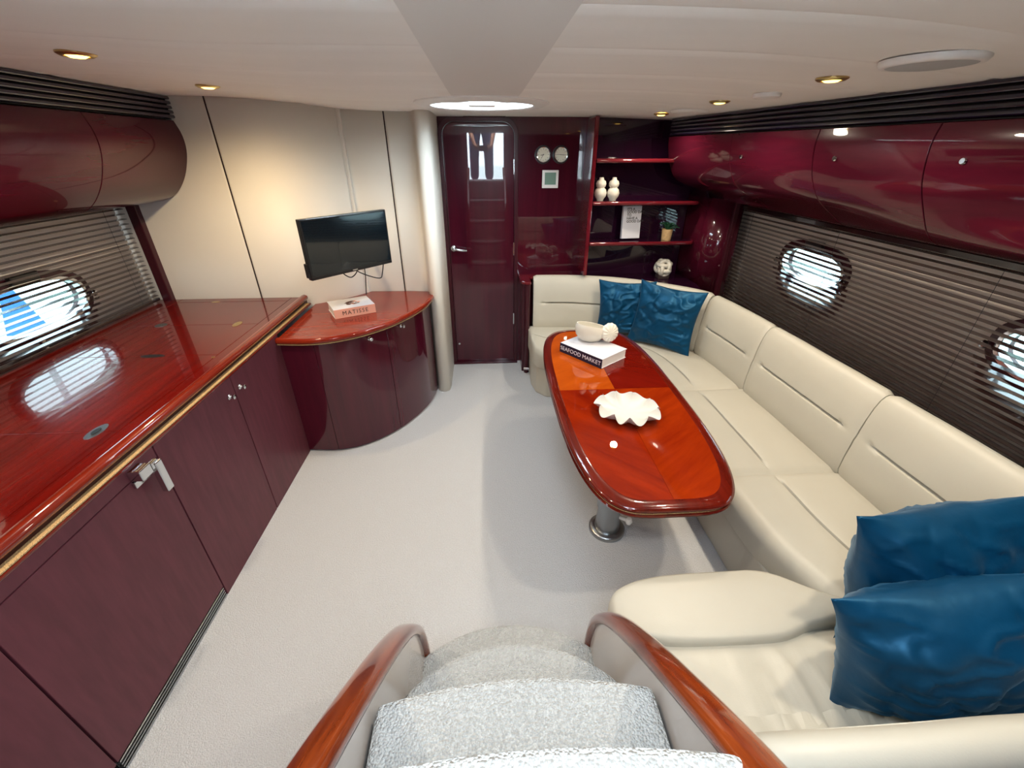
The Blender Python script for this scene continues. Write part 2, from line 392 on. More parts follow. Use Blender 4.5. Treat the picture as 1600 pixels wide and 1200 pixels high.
porthole('window_1', LX, -1, 2.11, 1.06, .29, .12); porthole('window_2', LX, -1, .75, 1.06, .29, .12)
porthole('window_3', RX, 1, 2.46, 1.115, .265, .105); porthole('window_4', RX, 1, 1.115, 1.09, .265, .105)
props(box('wall_right', (1.99,AFT,1.45), (2.05,3.66,2.02), 'burg', bev=0), kind='structure')
# aft bulkhead round the companionway
wa = props(box('wall_aft', (-2.3,AFT-.05,0), (-.245,AFT,2.02), 'burg', bev=0), kind='structure')
box('bulkhead_side', (.315,AFT-.05,0), (2.05,AFT,2.02), 'burg', wa, 0)
box('bulkhead_below_sill', (-.30,AFT-.05,0), (.37,AFT,1.2), 'burg', wa, 0)
props(box('trim_2', (-2.105,2.80,.86), (-2.05,2.845,1.46), 'burg', bev=.006), kind='structure')
props(box('floor_cockpit', (-1.6,-3.2,1.14), (1.7,AFT-.05,1.2), 'grp', bev=0), kind='structure')

# ------------------------------------------------------------------ blinds
def blind(label, x, sgn, z0, z1, y0, y1, n):
    b = thing('venetian_blind', label, 'blind', (x,(y0+y1)/2,z0))
    h = .012; V = [(x+i*h,j,k*.0008+i*sgn*.0018) for k in (-1,1) for i,j in ((-1,y0),(1,y0),(1,y1),(-1,y1))]
    first = None
    for i in range(n):
        z = z0+.02+(z1-z0-.04)*i/(n-1)
        if first is None: first = o = mesh('slat', V, BF, 'slat', b)
        else: o = first.copy(); COL.objects.link(o)
        o.location = Vector(o.location); o.location.z = z - z0
    box('head_rail', (x-.016,y0,z1-.012), (x+.016,y1,z1+.014), 'slat', b, .003)
    box('bottom_rail', (x-.014,y0,z0-.012), (x+.014,y1,z0+.004), 'slat', b, .003)
    k = max(2, int((y1-y0)/.7)); 
    for i in range(k):
        y = y0+.15+(y1-y0-.3)*i/(k-1)
        tube('ladder_cord', [(x-sgn*.0128,y,z0),(x-sgn*.0128,y,z1)], .0009, 'rubber', b, 5)
    return b
blind('dark slatted blind over the oval porthole above the galley counter', -2.122, -1, .895, 1.45, AFT+.02, 2.79, 20)
blind('dark slatted blind over two oval portholes behind the cream sofa', 1.862, 1, .70, 1.372, AFT+.02, 3.17, 25)

# ------------------------------------------------------------------ overhead lockers with louvred tops
def overhead(label, grp_label, prof_fn, cuts, sgn, louvre_fn, end_y, backx):
    oc = thing('overhead_locker', label, 'cabinet', (backx, 1.4, 1.45))
    for ya, yb in zip(cuts[:-1], cuts[1:]):
        n = 10; R = []
        for i in range(n+1):
            y = ya+.002+(yb-ya-.004)*i/n; R.append([(x,y,z) for x,z in prof_fn(y)]+[(backx,y,prof_fn(y)[-1][1]),(backx,y,prof_fn(y)[0][1])])
        grid('locker_door', R, 'locker', oc, True, closed_u=True, caps=True, bev=.0015, seg=1)
    R = []
    for y in (cuts[0], *[cuts[0]+(cuts[-1]-cuts[0])*i/8 for i in range(1,8)], cuts[-1]):
        P = [(x+sgn*.012,z+.004*(1 if z<1.6 else -1)) for x,z in prof_fn(y)]; R.append([(x,y,z) for x,z in P]+[(backx,y,P[-1][1]),(backx,y,P[0][1])])
    grid('carcass', R, 'ink', oc, True, closed_u=True, caps=True)
    lv = thing('louvre_panel', grp_label, 'louvre', (backx,1.4,1.9))
    for k in range(5):
        R = []
        for i in range(13):
            y = cuts[0]+(end_y-cuts[0])*i/12; xt, zt, zb = louvre_fn(y); h = (zt-zb)/5
            za, zb2 = zt-h*k, zt-h*(k+1)
            R.append([(xt-sgn*.0,y,zb2+.004),(xt-sgn*.010,y,zb2+.006),(xt-sgn*.013,y,zb2+h*.5),(xt-sgn*.009,y,za-.001),(xt+sgn*.02,y,za-.001),(xt+sgn*.02,y,zb2+.004)])
        grid('louvre_slat', R, 'louvre', lv, False, closed_u=True, caps=True, bev=.002)
    R = []
    for i in range(13):
        y = cuts[0]+(end_y-cuts[0])*i/12; xt, zt, zb = louvre_fn(y)
        R.append([(xt+sgn*.012,y,zb),(xt+sgn*.012,y,zt),(xt+sgn*.05,y,zt),(xt+sgn*.05,y,zb)])
    grid('backing', R, 'rubber', lv, False, closed_u=True, caps=True)
    return oc
def profL(y):
    P = catmull([(-1.69,1.872,0),(-1.668,1.80,0),(-1.675,1.713,0),(-1.725,1.60,0),(-1.80,1.512,0),(-1.88,1.472,0),(-1.97,1.46,0),(-2.13,1.455,0)], 5)
    return [(p.x,p.y) for p in P]
ocL = overhead('bulging burgundy overhead locker with rounded front above the galley counter', 'dark ribbed louvre strip above the galley overhead locker', profL, [AFT,.55,1.10,1.66,2.22,2.838], -1, lambda y:(-1.688,1.984,1.877), 2.838, -2.16)
def profR(y):
    xt = 1.575-.137*(y-1.5); t = sm((y-1.0)/2.4)
    P = catmull([(xt,1.812,0),(xt-.012+.02*t,1.74,0),(xt+.01+.03*t,1.63,0),(xt+.06+.06*t,1.53,0),(1.69,1.447,0),(1.76,1.405,0),(1.88,1.385,0)], 5)
    return [(p.x,p.y) for p in P]
ocR = overhead('long glossy burgundy overhead locker above the sofa blind', 'dark ribbed louvre strip above the sofa overhead locker', profR, [AFT,.5,1.05,1.6,2.1,2.7,3.40], 1, lambda y:(1.60-.137*(y-1.5),zc(1.6,y)-.002,1.816), 3.42, 1.95)
for y in (1.98, 2.6, 1.48):
    x,z = profR(y)[7]; lathe('push_latch', [(0,0),(.011,0),(.009,.006),(0,.006)], 'chrome', ocR, mtx=frame_m((x-.001,y,z),(0,-1,0),(.1,0,1)), n=14)

# ------------------------------------------------------------------ galley base cabinets and counter
FX = -1.19
def unit(label, y0, y1): return thing('galley_cabinet', label, 'cabinet', (FX-.3,(y0+y1)/2,0), 'galley base cabinets')
def carc(u, y0, y1, z0=.0): box('carcass', (FX-.75,y0+.002,z0), (FX-.018,y1-.002,.825), 'ink', u, 0)
def knob(x, y, z, par, nrm=(1,0,0)):
    n = Vector(nrm).normalized(); t = Vector((0,0,1)).cross(n)
    return lathe('knob', [(0,0),(.012,0),(.013,.004),(.008,.008),(.006,.016),(.010,.02),(.011,.027),(.006,.031),(0,.031)], 'chrome', par, mtx=frame_m((x,y,z),t,(0,0,1)), n=16)
u = unit('plain burgundy galley cabinet joining the curved corner cabinet', 1.79, 2.30); carc(u,1.79,2.30)
d = box('door', (FX-.018,1.793,.0), (FX,2.30,.823), 'burg_satin', u, .0015); knob(FX,1.83,.745,d)
u = unit('burgundy galley cabinet with one knob beside the chrome-latched cabinet', 1.27, 1.79); carc(u,1.27,1.79)
d = box('door', (FX-.018,1.273,.0), (FX,1.787,.823), 'burg_satin', u, .0015); knob(FX,1.735,.745,d)
u = unit('burgundy galley fridge cabinet with square chrome latch and ribbed kick vent', .655, 1.27); carc(u,.655,1.27)
box('upper_panel', (FX-.018,.658,.775), (FX,1.267,.823), 'burg_satin', u, .0015)
d = box('drop_door', (FX-.018,.658,.06), (FX,1.267,.771), 'burg_satin', u, .0015)
la = box('latch', (FX,1.135,.775), (FX+.045,1.185,.815), 'chrome', u, .003)
box('latch_arm', (FX+.03,1.185,.782), (FX+.046,1.215,.808), 'chrome', la, .002)
box('latch_lever', (FX+.028,1.196,.675), (FX+.05,1.226,.80), 'chrome', la, .003)
box('catch_plate', (FX,1.135,.745), (FX+.012,1.20,.77), 'chrome', la, .002)
vg = box('kick_vent', (FX-.03,.658,.0), (FX-.012,1.267,.058), 'rubber', u, 0)
for i in range(4): box('vent_rib', (FX-.014,.66,.006+.014*i), (FX+.001,1.265,.012+.014*i), 'steel', vg, .001)
u = unit('burgundy galley cabinet beside the stairs below the counter end', AFT, .655); carc(u,AFT,.655)
box('door', (FX-.018,AFT+.003,.06), (FX,.652,.823), 'burg_satin', u, .0015); box('plinth', (FX-.03,AFT,.0),(FX-.012,.65,.058),'rubber',u,0)
ct = thing('galley_counter', 'long glossy red mahogany galley counter with rope-inlaid front edge', 'counter', (-1.7,1.2,.83))
box('core', (-2.16,AFT+.01,.828), (-1.21,2.836,.862), 'counter_dark', ct, 0)
yb = [AFT+.01,.62,1.297,1.932,2.345,2.762]
for a,b in zip(yb[:-1],yb[1:]): box('lid_board', (-2.0,a+.0012,.862), (-1.302,b-.0012,.870), 'counter', ct, .0008)
box('back_border', (-2.155,AFT+.01,.862), (-2.0025,2.836,.870), 'counter', ct, .0008)
box('end_border', (-2.0,2.765,.862), (-1.302,2.836,.870), 'counter', ct, .0008)
box('front_border', (-1.2995,AFT+.01,.862), (-1.235,2.836,.870), 'counter', ct, .0008)
prof = [(0,.0),(.012,-.002),(.026,.004),(.038,.016),(.040,.028),(.034,.038),(.020,.044),(.004,.040),(0,.03)]
sweep('edge_molding', [(-1.236,AFT+.01,.845),(-1.236,2.83,.845)], prof, 'counter_edge', ct, lambda i: Vector((1,0,0)))
box('rope_inlay', (-1.21,AFT+.01,.8355), (-1.1855,2.80,.8405), 'rope', ct, .001)
box('edge_apron', (-1.215,AFT+.01,.823), (-1.184,2.83,.834), 'counter_edge', ct, .003)
def plate(nm, x, y, a, b, mat, par, z=.870):
    o = prism(nm, [(x+a*math.cos(t*PI/12), y+b*math.sin(t*PI/12)) for t in range(24)], z-.001, z+.0015, mat, par); return o
p = plate('lock_plate', -1.375,1.297,.022,.048,'steel',ct); plate('lock_slot',-1.375,1.297,.010,.020,'black',p,.872)
plate('finger_hole', -1.60,1.93,.055,.017,'rubber',ct); plate('lock_plate',-1.414,2.345,.02,.04,'brass',ct)
plate('hinge_plate',-1.83,2.35,.03,.03,'steel',ct); plate('hinge_plate',-1.755,2.764,.025,.012,'brass',ct)
plate('small_stud',-1.305,1.90,.008,.008,'brass',ct)

# ------------------------------------------------------------------ curved corner cabinet
fl = [(-1.205,2.300),(-1.02,2.285),(-.88,2.315),(-.75,2.395),(-.635,2.515),(-.545,2.66),(-.475,2.82),(-.44,2.97),(-.43,3.06)]
cc = thing('corner_cabinet', 'curved burgundy corner cabinet with two glossy doors under the television', 'cabinet', (-.85,2.8,0))
arc = catmull([(x,y,0) for x,y in fl], 8)
def off_arc(P, d):
    out = []
    for i,p in enumerate(P):
        t = (P[min(i+1,len(P)-1)]-P[max(i-1,0)]).normalized(); out.append(p+Vector((t.y,-t.x,0))*d)
    return out
seam = min(range(len(arc)), key=lambda i:(arc[i]-Vector((-.64,2.508,0))).length)
st = min(range(len(arc)), key=lambda i:(arc[i]-Vector((-1.0,2.285,0))).length)
def cdoor(a, b, nm):
    P = arc[a:b+1]; I = off_arc(arc,-.02)[a:b+1]
    P = [p.copy() for p in P]; 
    if nm == 'door':
        for Q in (P,):
            t = (Q[1]-Q[0]).normalized(); Q[0] = Q[0]+t*.0015; t = (Q[-1]-Q[-2]).normalized(); Q[-1] = Q[-1]-t*.0015
    R = [[(p.x,p.y,.012),(p.x,p.y,.772),(q.x,q.y,.772),(q.x,q.y,.012)] for p,q in zip(P,I)]
    return grid(nm, R, 'burg_gloss', cc, True, closed_u=True, caps=True, bev=.001, seg=1)
inner = off_arc(arc,-.018)
prism('carcass', [(p.x,p.y) for p in inner]+[(-.45,3.15),(-.86,3.165),(-1.0,3.0),(-1.16,2.89),(-1.205,2.86)], .0, .772, 'ink', cc)
cdoor(0, st, 'fixed_panel'); d1 = cdoor(st, seam, 'door'); d2 = cdoor(seam, len(arc)-1, 'door')
for k, dd in ((-6,d1),(6,d2)):
    p = arc[seam+k]; t = (arc[seam+k+1]-arc[seam+k-1]).normalized(); knob(p.x,p.y,.735,dd,(t.y,-t.x,0))
oa = off_arc(arc,.03)
top_out = [(p.x,p.y) for p in oa]; top_out[0] = (-1.18,top_out[0][1])
back = [(-.425,3.14),(-.60,3.16),(-.86,3.165),(-.90,3.12),(-1.0,3.005),(-1.15,2.90),(-1.18,2.885)]
prism('top_board', top_out+back, .788, .806, 'corner_top', cc, .004)
path = [Vector((x,y,.788)) for x,y in top_out[1:]]
def nrm(P):
    def f(i):
        t = (P[min(i+1,len(P)-1)]-P[max(i-1,0)]).normalized(); return Vector((t.y,-t.x,0))
    return f
sweep('edge_molding', path, [(-.02,-.012),(.002,-.012),(.010,-.004),(.012,.006),(.008,.016),(0,.020),(-.02,.0185)], 'corner_top', cc, nrm(path))
sweep('rope_inlay', [p+Vector((0,0,-.016)) for p in path], [(-.02,-.002),(.003,-.002),(.003,.002),(-.02,.002)], 'rope', cc, nrm(path))

# ------------------------------------------------------------------ television
tl = Vector((-.977,2.42,1.248)); tr = Vector((-.615,2.85,1.248)); xd = (tr-tl).normalized(); c0 = (tl+tr)/2
tv = thing('television', 'black flat television on a swivel bracket above the curved cabinet', 'television', (c0.x,c0.y,1.08))
Tm = frame_m(c0, xd, (0,0,1)); w2, h2 = .281, .162
box('casing', (-w2,-h2,-.035), (w2,h2,0), 'black', tv, .004, Tm)
box('screen', (-w2+.011,-h2+.022,-.001), (w2-.011,h2-.011,.0012), 'screen', tv, 0, Tm)
box('bezel_strip', (-w2+.004,-h2+.003,-.001), (w2-.004,-h2+.019,.003), 'black', tv, .001, Tm)
box('badge', (-.017,-h2+.008,.003), (.017,-h2+.014,.0036), 'chrome', tv, 0, Tm)
box('rear_housing', (-.16,-.13,-.07), (.16,.06,-.035), 'black', tv, .01, Tm)
box('speaker_pod', (-w2-.004,-h2+.01,-.05), (-w2+.03,-h2+.09,-.012), 'black', tv, .004, Tm)
e = Tm @ Vector((0,0,-.07)); tube('bracket_arm', [e, e+Vector((-.05,.10,0)), (-.90,3.10,1.245)], .014, 'black', tv)
lo = lambda x,y,z: Tm @ Vector((x,y,z))
tube('cable', catmull([lo(-.07,-h2+.02,-.05),lo(-.055,-h2-.015,-.03),lo(-.02,-h2-.035,-.02),lo(.03,-h2-.012,-.03),lo(.05,-h2+.03,-.05)],6), .0035, 'rubber', tv, 7)
tube('cable', catmull([lo(.02,-h2+.02,-.05),lo(.05,-h2-.02,-.04),lo(.13,-h2-.065,-.03),lo(.19,-h2-.085,-.025),lo(.21,-h2-.06,-.025),lo(.25,-h2+.03,-.04)],6), .0035, 'rubber', tv, 7)
tube('cable', [lo(.11,-h2+.03,-.06),lo(.125,-h2-.08,-.09),lo(.135,-h2-.20,-.13)], .003, 'rubber', tv, 7)

# ------------------------------------------------------------------ books
def book(name, label, p0, ux, uy, L, D, H, spine, z):
    """p0 spine-left-bottom corner; ux along spine; uy away from the spine"""
    ux = Vector(ux).normalized(); uy = Vector(uy); uy = (uy-ux*uy.dot(ux)).normalized()
    b = thing(name, label, 'book', (p0[0],p0[1],z)); m = frame_m((p0[0],p0[1],z), ux, uy)
    box('page_block', (.004,.004,.003), (L-.004,D-.005,H-.003), 'paper', b, 0, m)
    box('cover', (0,.003,H-.003), (L,D,H), 'cover_w', b, .0006, m); box('cover', (0,.003,0), (L,D,.003), 'cover_w', b, .0006, m)
    box('spine', (0,0,0), (L,.004,H), spine, b, .0008, m)
    return b, m, frame_m(m @ Vector((L/2,-.0003,H/2)), ux, (0,0,1))
b, m, sp = book('art_book', 'thick white art book with salmon spine on the curved cabinet', (-.950,2.567), (.224,.121,0), (-.121,.224,0), .255, .21, .056, 'pink', .8065)
text('spine_lettering', 'MATISSE', .036, sp, 'ink', b, space=1.25)
cm = m @ Matrix.Translation((.13,.105,.0562))
rnd = random.Random(3)
for i in range(13):   # plain abstract cover print
    x, y = rnd.uniform(-.05,.05), rnd.uniform(-.032,.032); a = rnd.uniform(0,PI); r0 = rnd.uniform(.010,.022)
    prism('cover_print', [(x+r0*math.cos(t*PI/8+a)*(1 if t%3 else .45), y+.6*r0*math.sin(t*PI/8+a)) for t in range(16)], .0+.00005*i, .0002+.00005*i, ('brownp','orange','brownp')[i%3], b, 0, cm)
for x in (-.088,.088): box('cover_lettering', (x-.008,-.03,0), (x+.008,.03,.0002), 'cover_w', b, 0, cm)
b, m, sp = book('cook_book', 'white cook book with navy spine lying on the dining table', (.440,2.393), (.2,-.26,0), (.26,.2,0), .326, .235, .058, 'navy', .631)
text('spine_lettering', 'SEAFOOD MARKET', .036, sp, 'inkw', b, space=1.02)
bt = thing('motto_block', 'upright white block with grey motto lettering on the middle shelf', 'sign', (1.14,3.45,1.118))
mm = frame_m((1.14,3.44,1.236), (1,.12,0), (0,.10,1))
box('block', (-.075,-.118,-.03), (.075,.118,0), 'cover_w', bt, .002, mm)
text('lettering', "IT'S A\nGOOD DAY\nTO\nHAVE A\nGOOD DAY", .026, mm @ Matrix.Translation((-.045,.052,.0003)), 'inkg', bt, align='LEFT', line=.85)

# ------------------------------------------------------------------ dining table
tb = thing('dining_table', 'glossy mahogany dining table with quartered veneer top on one metal pedestal', 'table', (.585,1.54,0))
TCX, TCY, TZ = .655, 1.905, .63
def tout(d, n=96):
    P = []
    for i in range(n):
        t = 2*PI*i/n; c, s_ = math.cos(t), math.sin(t)
        e = 4.6
        yy = math.copysign(abs(s_)**(2/e), s_); xx = math.copysign(abs(c)**(2/e), c)
        hw = .300+.038*(1-yy*yy)
        P.append((TCX+(hw-d)*xx+.006*yy, TCY+(.855-d)*yy))
    return P
inner = tout(.046); N4 = 24
mats = ['t2','t1','t3','t4']   # far right, far left, near left, near right
for q in range(4):
    pts = [inner[(q*N4+i)%96] for i in range(N4+1)]
    sx = 1 if q in (0,3) else -1; sy = 1 if q in (0,1) else -1
    g = .0006; out = [(TCX+sx*g,TCY+sy*g)]+[(x+ (sx*g if abs(x-TCX)<.02 else 0), y+(sy*g if abs(y-TCY)<.01 else 0)) for x,y in pts]
    prism('veneer_panel', out, TZ-.006, TZ, mats[q], tb)
rg = []
for d,z in ((.047,TZ-.010),(.0465,TZ+.0005),(.040,TZ+.0015),(.014,TZ+.001),(.004,TZ-.004),(0,TZ-.012),(.003,TZ-.021),(.010,TZ-.025),(.047,TZ-.025)): rg.append([(x,y,z) for x,y in tout(d)])
grid('edge_border', rg+[rg[0]], 't_edge', tb, True, closed_u=True)
rg = [[(x,y,z) for x,y in tout(d)] for d,z in ((.03,TZ-.025),(.008,TZ-.025),(.008,TZ-.031),(.03,TZ-.031))]
grid('rope_inlay', rg+[rg[0]], 'rope', tb, False, closed_u=True)
rg = [[(x,y,z) for x,y in tout(d)] for d,z in ((.03,TZ-.031),(.004,TZ-.031),(.001,TZ-.037),(.004,TZ-.045),(.02,TZ-.050),(.05,TZ-.050))]
grid('lower_molding', rg, 't_edge', tb, True, closed_u=True)
prism('underside', tout(.045), TZ-.05, TZ-.006, 't_edge', tb)
PX, PY = .585, 1.54
lathe('pedestal', [(.0,.02),(.062,.02),(.064,.03),(.058,.09),(.056,.16),(.064,.165),(.064,.26),(.056,.265),(.05,.45),(.09,.575),(0,.58)], 'steel', tb, c=(PX,PY,0), n=32)
lathe('base_flange', [(0,0),(.092,0),(.092,.014),(.086,.022),(.066,.026),(0,.026)], 'steel', tb, c=(PX,PY,0), n=36)
kn = tube('clamp_stem', [(PX+.04,PY-.03,.115),(PX+.075,PY-.055,.115)], .009, 'white', tb)
lathe('knob_grip', [(0,-.018),(.012,-.016),(.018,0),(.012,.016),(0,.018)], 'white', kn, c=(PX+.085,PY-.062,.115), n=14)

# shell planter and ruffled dish
sb = thing('shell_planter', 'cream nautilus shell bowl standing on the navy-spined book', 'bowl', (.655,2.40,.6895))
bc = Vector((.635,2.43,.6895)); R = []
for r,z in ((0,.0),(.040,.0),(.062,.010),(.082,.038),(.088,.062),(.086,.085),(.080,.098),(.076,.097),(.080,.08),(.082,.06),(.07,.03),(.045,.016),(0,.014)):
    R.append([(bc.x+r*1.12*math.cos(2*PI*j/36), bc.y+r*math.sin(2*PI*j/36), bc.z+z*(1+.20*math.cos(2*PI*j/36+2.5)*(z/.1))) for j in range(36)])
grid('bowl_body', R, 'ceramic', sb, True, closed_u=True)
R = []; mc = frame_m((.742,2.375,.6895+.062),(1,.25,0),(0,.25,1))    # ribbed spiral disc standing at the bowl's side
for s0 in (1,-1):
    for i in range(9):
        q = i/8 if s0 > 0 else 1-i/8
        row = []
        for j in range(72):
            t = 2*PI*j/72; r = .058*q*(1+.10*math.cos(t-2.2)); th = .026*math.sqrt(max(0,1-q**2.4))
            th *= 1+.16*math.cos(14*t)*q; rr = r*(1+.02*math.cos(14*t)*q)
            row.append(mc @ Vector((rr*math.cos(t)-.012*(1-q), rr*math.sin(t), s0*th)))
        R.append(row)
grid('ribbed_coil', R, 'ceramic', sb, True, closed_u=True)
dc = (.645,1.665,TZ+.001)
R = []; n = 160
prof = [(0,.006),(.05,.006),(.085,.010),(.110,.022),(.130,.036),(.136,.040),(.132,.036),(.112,.016),(.085,.004),(.05,.0),(0,.0)]
for r,z in prof:
    row = []
    for j in range(n):
        t = 2*PI*j/n; k = max(0,(r-.05)/.086)
        w = 1.7*abs(math.cos(4.5*t+.3*math.sin(3*t)))**.8-1.0; rr = r*(1+.12*w*k*k)*(1+.07*math.cos(2*t+.5)*k)
        row.append((dc[0]+rr*math.cos(t), dc[1]+rr*math.sin(t)*1.05, dc[2]+z*(1+.35*math.cos(9*t+.6*math.sin(3*t))*k*-1)))
    R.append(row)
props(grid('ruffled_dish', R, 'dish', None, True, closed_u=True), 'white ruffled shell-edged dish in the middle of the dining table', 'dish')

# ------------------------------------------------------------------ sofa
so = thing('sofa', 'U-shaped cream leather sofa wrapped around the dining table', 'sofa', (1.2,1.9,0))
basep = [(.352,3.40),(.345,3.12),(.37,2.98),(.44,2.90),(.56,2.87),(.90,2.86),(1.0,2.80),(1.07,2.68),(1.085,2.52),(1.085,1.20),(1.06,1.04),(.98,.94),(.85,.905),(.55,.90),(.46,.86),(.43,.78),(.43,.22),(1.78,.22),(1.78,3.2),(1.3,3.40)]
prism('base', basep, .0, .27, 'leather', so, .01)
LEATH = 'leather'
def seat(nm, fr, bk, ztop=.425, z0=.26, crease=.42, n=34, dome=.012, wr=.0, e0=True, e1=True):
    F_, Lf = resample(catmull([(x,y,0) for x,y in fr],8), n); B_, Lb = resample(catmull([(x,y,0) for x,y in bk],8), n)
    ts = [(1.0,0),(0.0,0),(-.012,.12),(-.03,.42),(-.035,.66),(-.02,.86),(.02,.97),(.08,1.0),(.16,1.0),(.24,1.0),(.32,1.0),(crease-.035,.995),(crease-.012,.97),(crease,.86),(crease+.012,.97),(crease+.04,1.0),(.55,1.0),(.65,1.0),(.76,1.0),(.87,1.0),(.96,.99),(1.0,.95)]
    R = []
    for i in range(n):
        s_ = i/(n-1); d = min(s_ if e0 else 1, (1-s_) if e1 else 1)*Lf
        sink = .016*math.exp(-(d/.012)**2); row = []
        mid = sm((min(s_,1-s_))/.18)
        for t,zz in ts:
            cz = zz
            if abs(t-crease) < .02: cz = 1.0-(1.0-zz)*mid
            p = F_[i].lerp(B_[i], t)
            if t < .1 and t > -.1: # keep overhang in metres
                v = (B_[i]-F_[i]).normalized(); p = F_[i]+v*(t*.5)
            z = z0+(ztop-z0)*cz
            if cz > .9 and 0 < t < 1:
                z += dome*math.sin(PI*t)*mid
                if wr: z += wr*((1-abs(noise.noise(Vector((p.x*17+7*p.y,p.y*2.5,1.7)))))**6-.5)*math.exp(-((p.x-.95)/.28)**2)*sm((t-.05)/.2)
                z += .004*noise.noise(Vector((p.x*5,p.y*5,.3)))
            row.append((p.x,p.y,z-(sink if cz>.3 else 0)))
        R.append(row)
    return grid(nm, R, LEATH, so, True, closed_u=True, caps=True)
seat('seat_cushion', [(.335,3.10),(.355,2.95),(.43,2.87),(.56,2.845),(.98,2.83)], [(.335,3.38),(.40,3.38),(.55,3.36),(.72,3.34),(1.12,3.18)])
seat('seat_cushion', [(.98,2.83),(1.035,2.75),(1.06,2.62),(1.06,2.235)], [(1.12,3.18),(1.40,2.98),(1.54,2.68),(1.60,2.235)])
seat('seat_cushion', [(1.06,2.235),(1.06,1.445)], [(1.60,2.235),(1.61,1.445)])
seat('seat_cushion', [(1.06,1.445),(1.06,1.20),(1.085,1.03),(1.13,.88),(1.15,.76)], [(1.61,1.445),(1.615,1.2),(1.62,1.0),(1.62,.85),(1.62,.76)])
seat('seat_cushion', [(1.62,.73),(1.1,.73),(.425,.735)], [(1.62,.33),(1.1,.33),(.425,.33)], ztop=.425, crease=.9, wr=.020, n=90)
# raised rounded front roll of the aft seat
R = []; cxb, cyb = .755, .812
for (k,z) in ((.0,.25),(.93,.25),(.99,.28),(1.0,.34),(1.0,.415),(.985,.440),(.95,.453),(.88,.458),(.6,.460),(.3,.461),(0,.461)):
    row = []
    for j in range(72):
        t = 2*PI*j/72; c, s_ = math.cos(t), math.sin(t); e = 3.0
        u_ = math.copysign(abs(c)**(2/e),c); v_ = math.copysign(abs(s_)**(2/e),s_)
        hw = .120*(1-.55*sm((u_-.25)/.75))
        row.append((cxb+.39*k*u_, cyb+hw*k*v_-.025*sm((u_-.3)/.7)*k+.012*k*math.exp(-((u_-.55)/.2)**2), z))
    R.append(row)
grid('front_roll', R, LEATH, so, True, closed_u=True)
def backc(pts, nm='back_cushion', n=36, ztop=.845, crease=True, z0=.40):
    P, L_ = resample(catmull([(x,y,0) for x,y in pts],8), n)
    prof = [(0,z0),(-.012,z0+.03),(-.012,z0+.10),(-.006,z0+.17),(-.004,.606),(.0,.621),(.030,.630),(.003,.639),(.004,.66),(.012,.72),(.024,.78),(.040,.822),(.056,.842),(.072,.850),(.092,.847),(.112,.83),(.120,.78),(.120,z0)]
    prof = [(a, z if z < .7 else .7+(z-.7)*(ztop-.7)/.152) for a,z in prof]
    R = []
    for i in range(n):
        t = (P[min(i+1,n-1)]-P[max(i-1,0)]).normalized(); nn = Vector((t.y,-t.x,0)); s_ = i/(n-1)
        d = min(s_,1-s_)*L_; k = .10*math.exp(-(d/.010)**2); mid = sm((d-.05)/.08) if crease else 0
        row = []
        for a,z in prof:
            if abs(z-.630) < .003: a = .001+(a-.001)*mid
            a2 = a+(.06-a)*k; z2 = z+(.62-z)*k*.5
            a2 += .003*noise.noise(Vector((s_*6,z*5,P[i].x)))
            p = P[i]+nn*a2; row.append((p.x,p.y,z2))
        R.append(row)
    return grid(nm, R, LEATH, so, True, closed_u=True, caps=True)
# listed so that the room lies on the right-hand side of the walk
backc([(1.60,1.43),(1.605,.9),(1.60,.52)][::-1]); backc([(1.575,2.205),(1.60,1.435)][::-1])
backc([(1.525,2.80),(1.56,2.5),(1.575,2.21)][::-1])
b0 = [(.375,3.345),(.70,3.325),(1.05,3.215),(1.33,3.03),(1.48,2.89),(1.523,2.805)][::-1]
backc(b0, n=50)
for yy,zz in ((.338,.802),(.325,.819)): tube('stitched_seam', [(.45,yy,zz),(1.58,yy,zz)], .0022, 'leather', so, 6)
backc([(.435,.375),(1.0,.375),(1.60,.375)], ztop=.84)

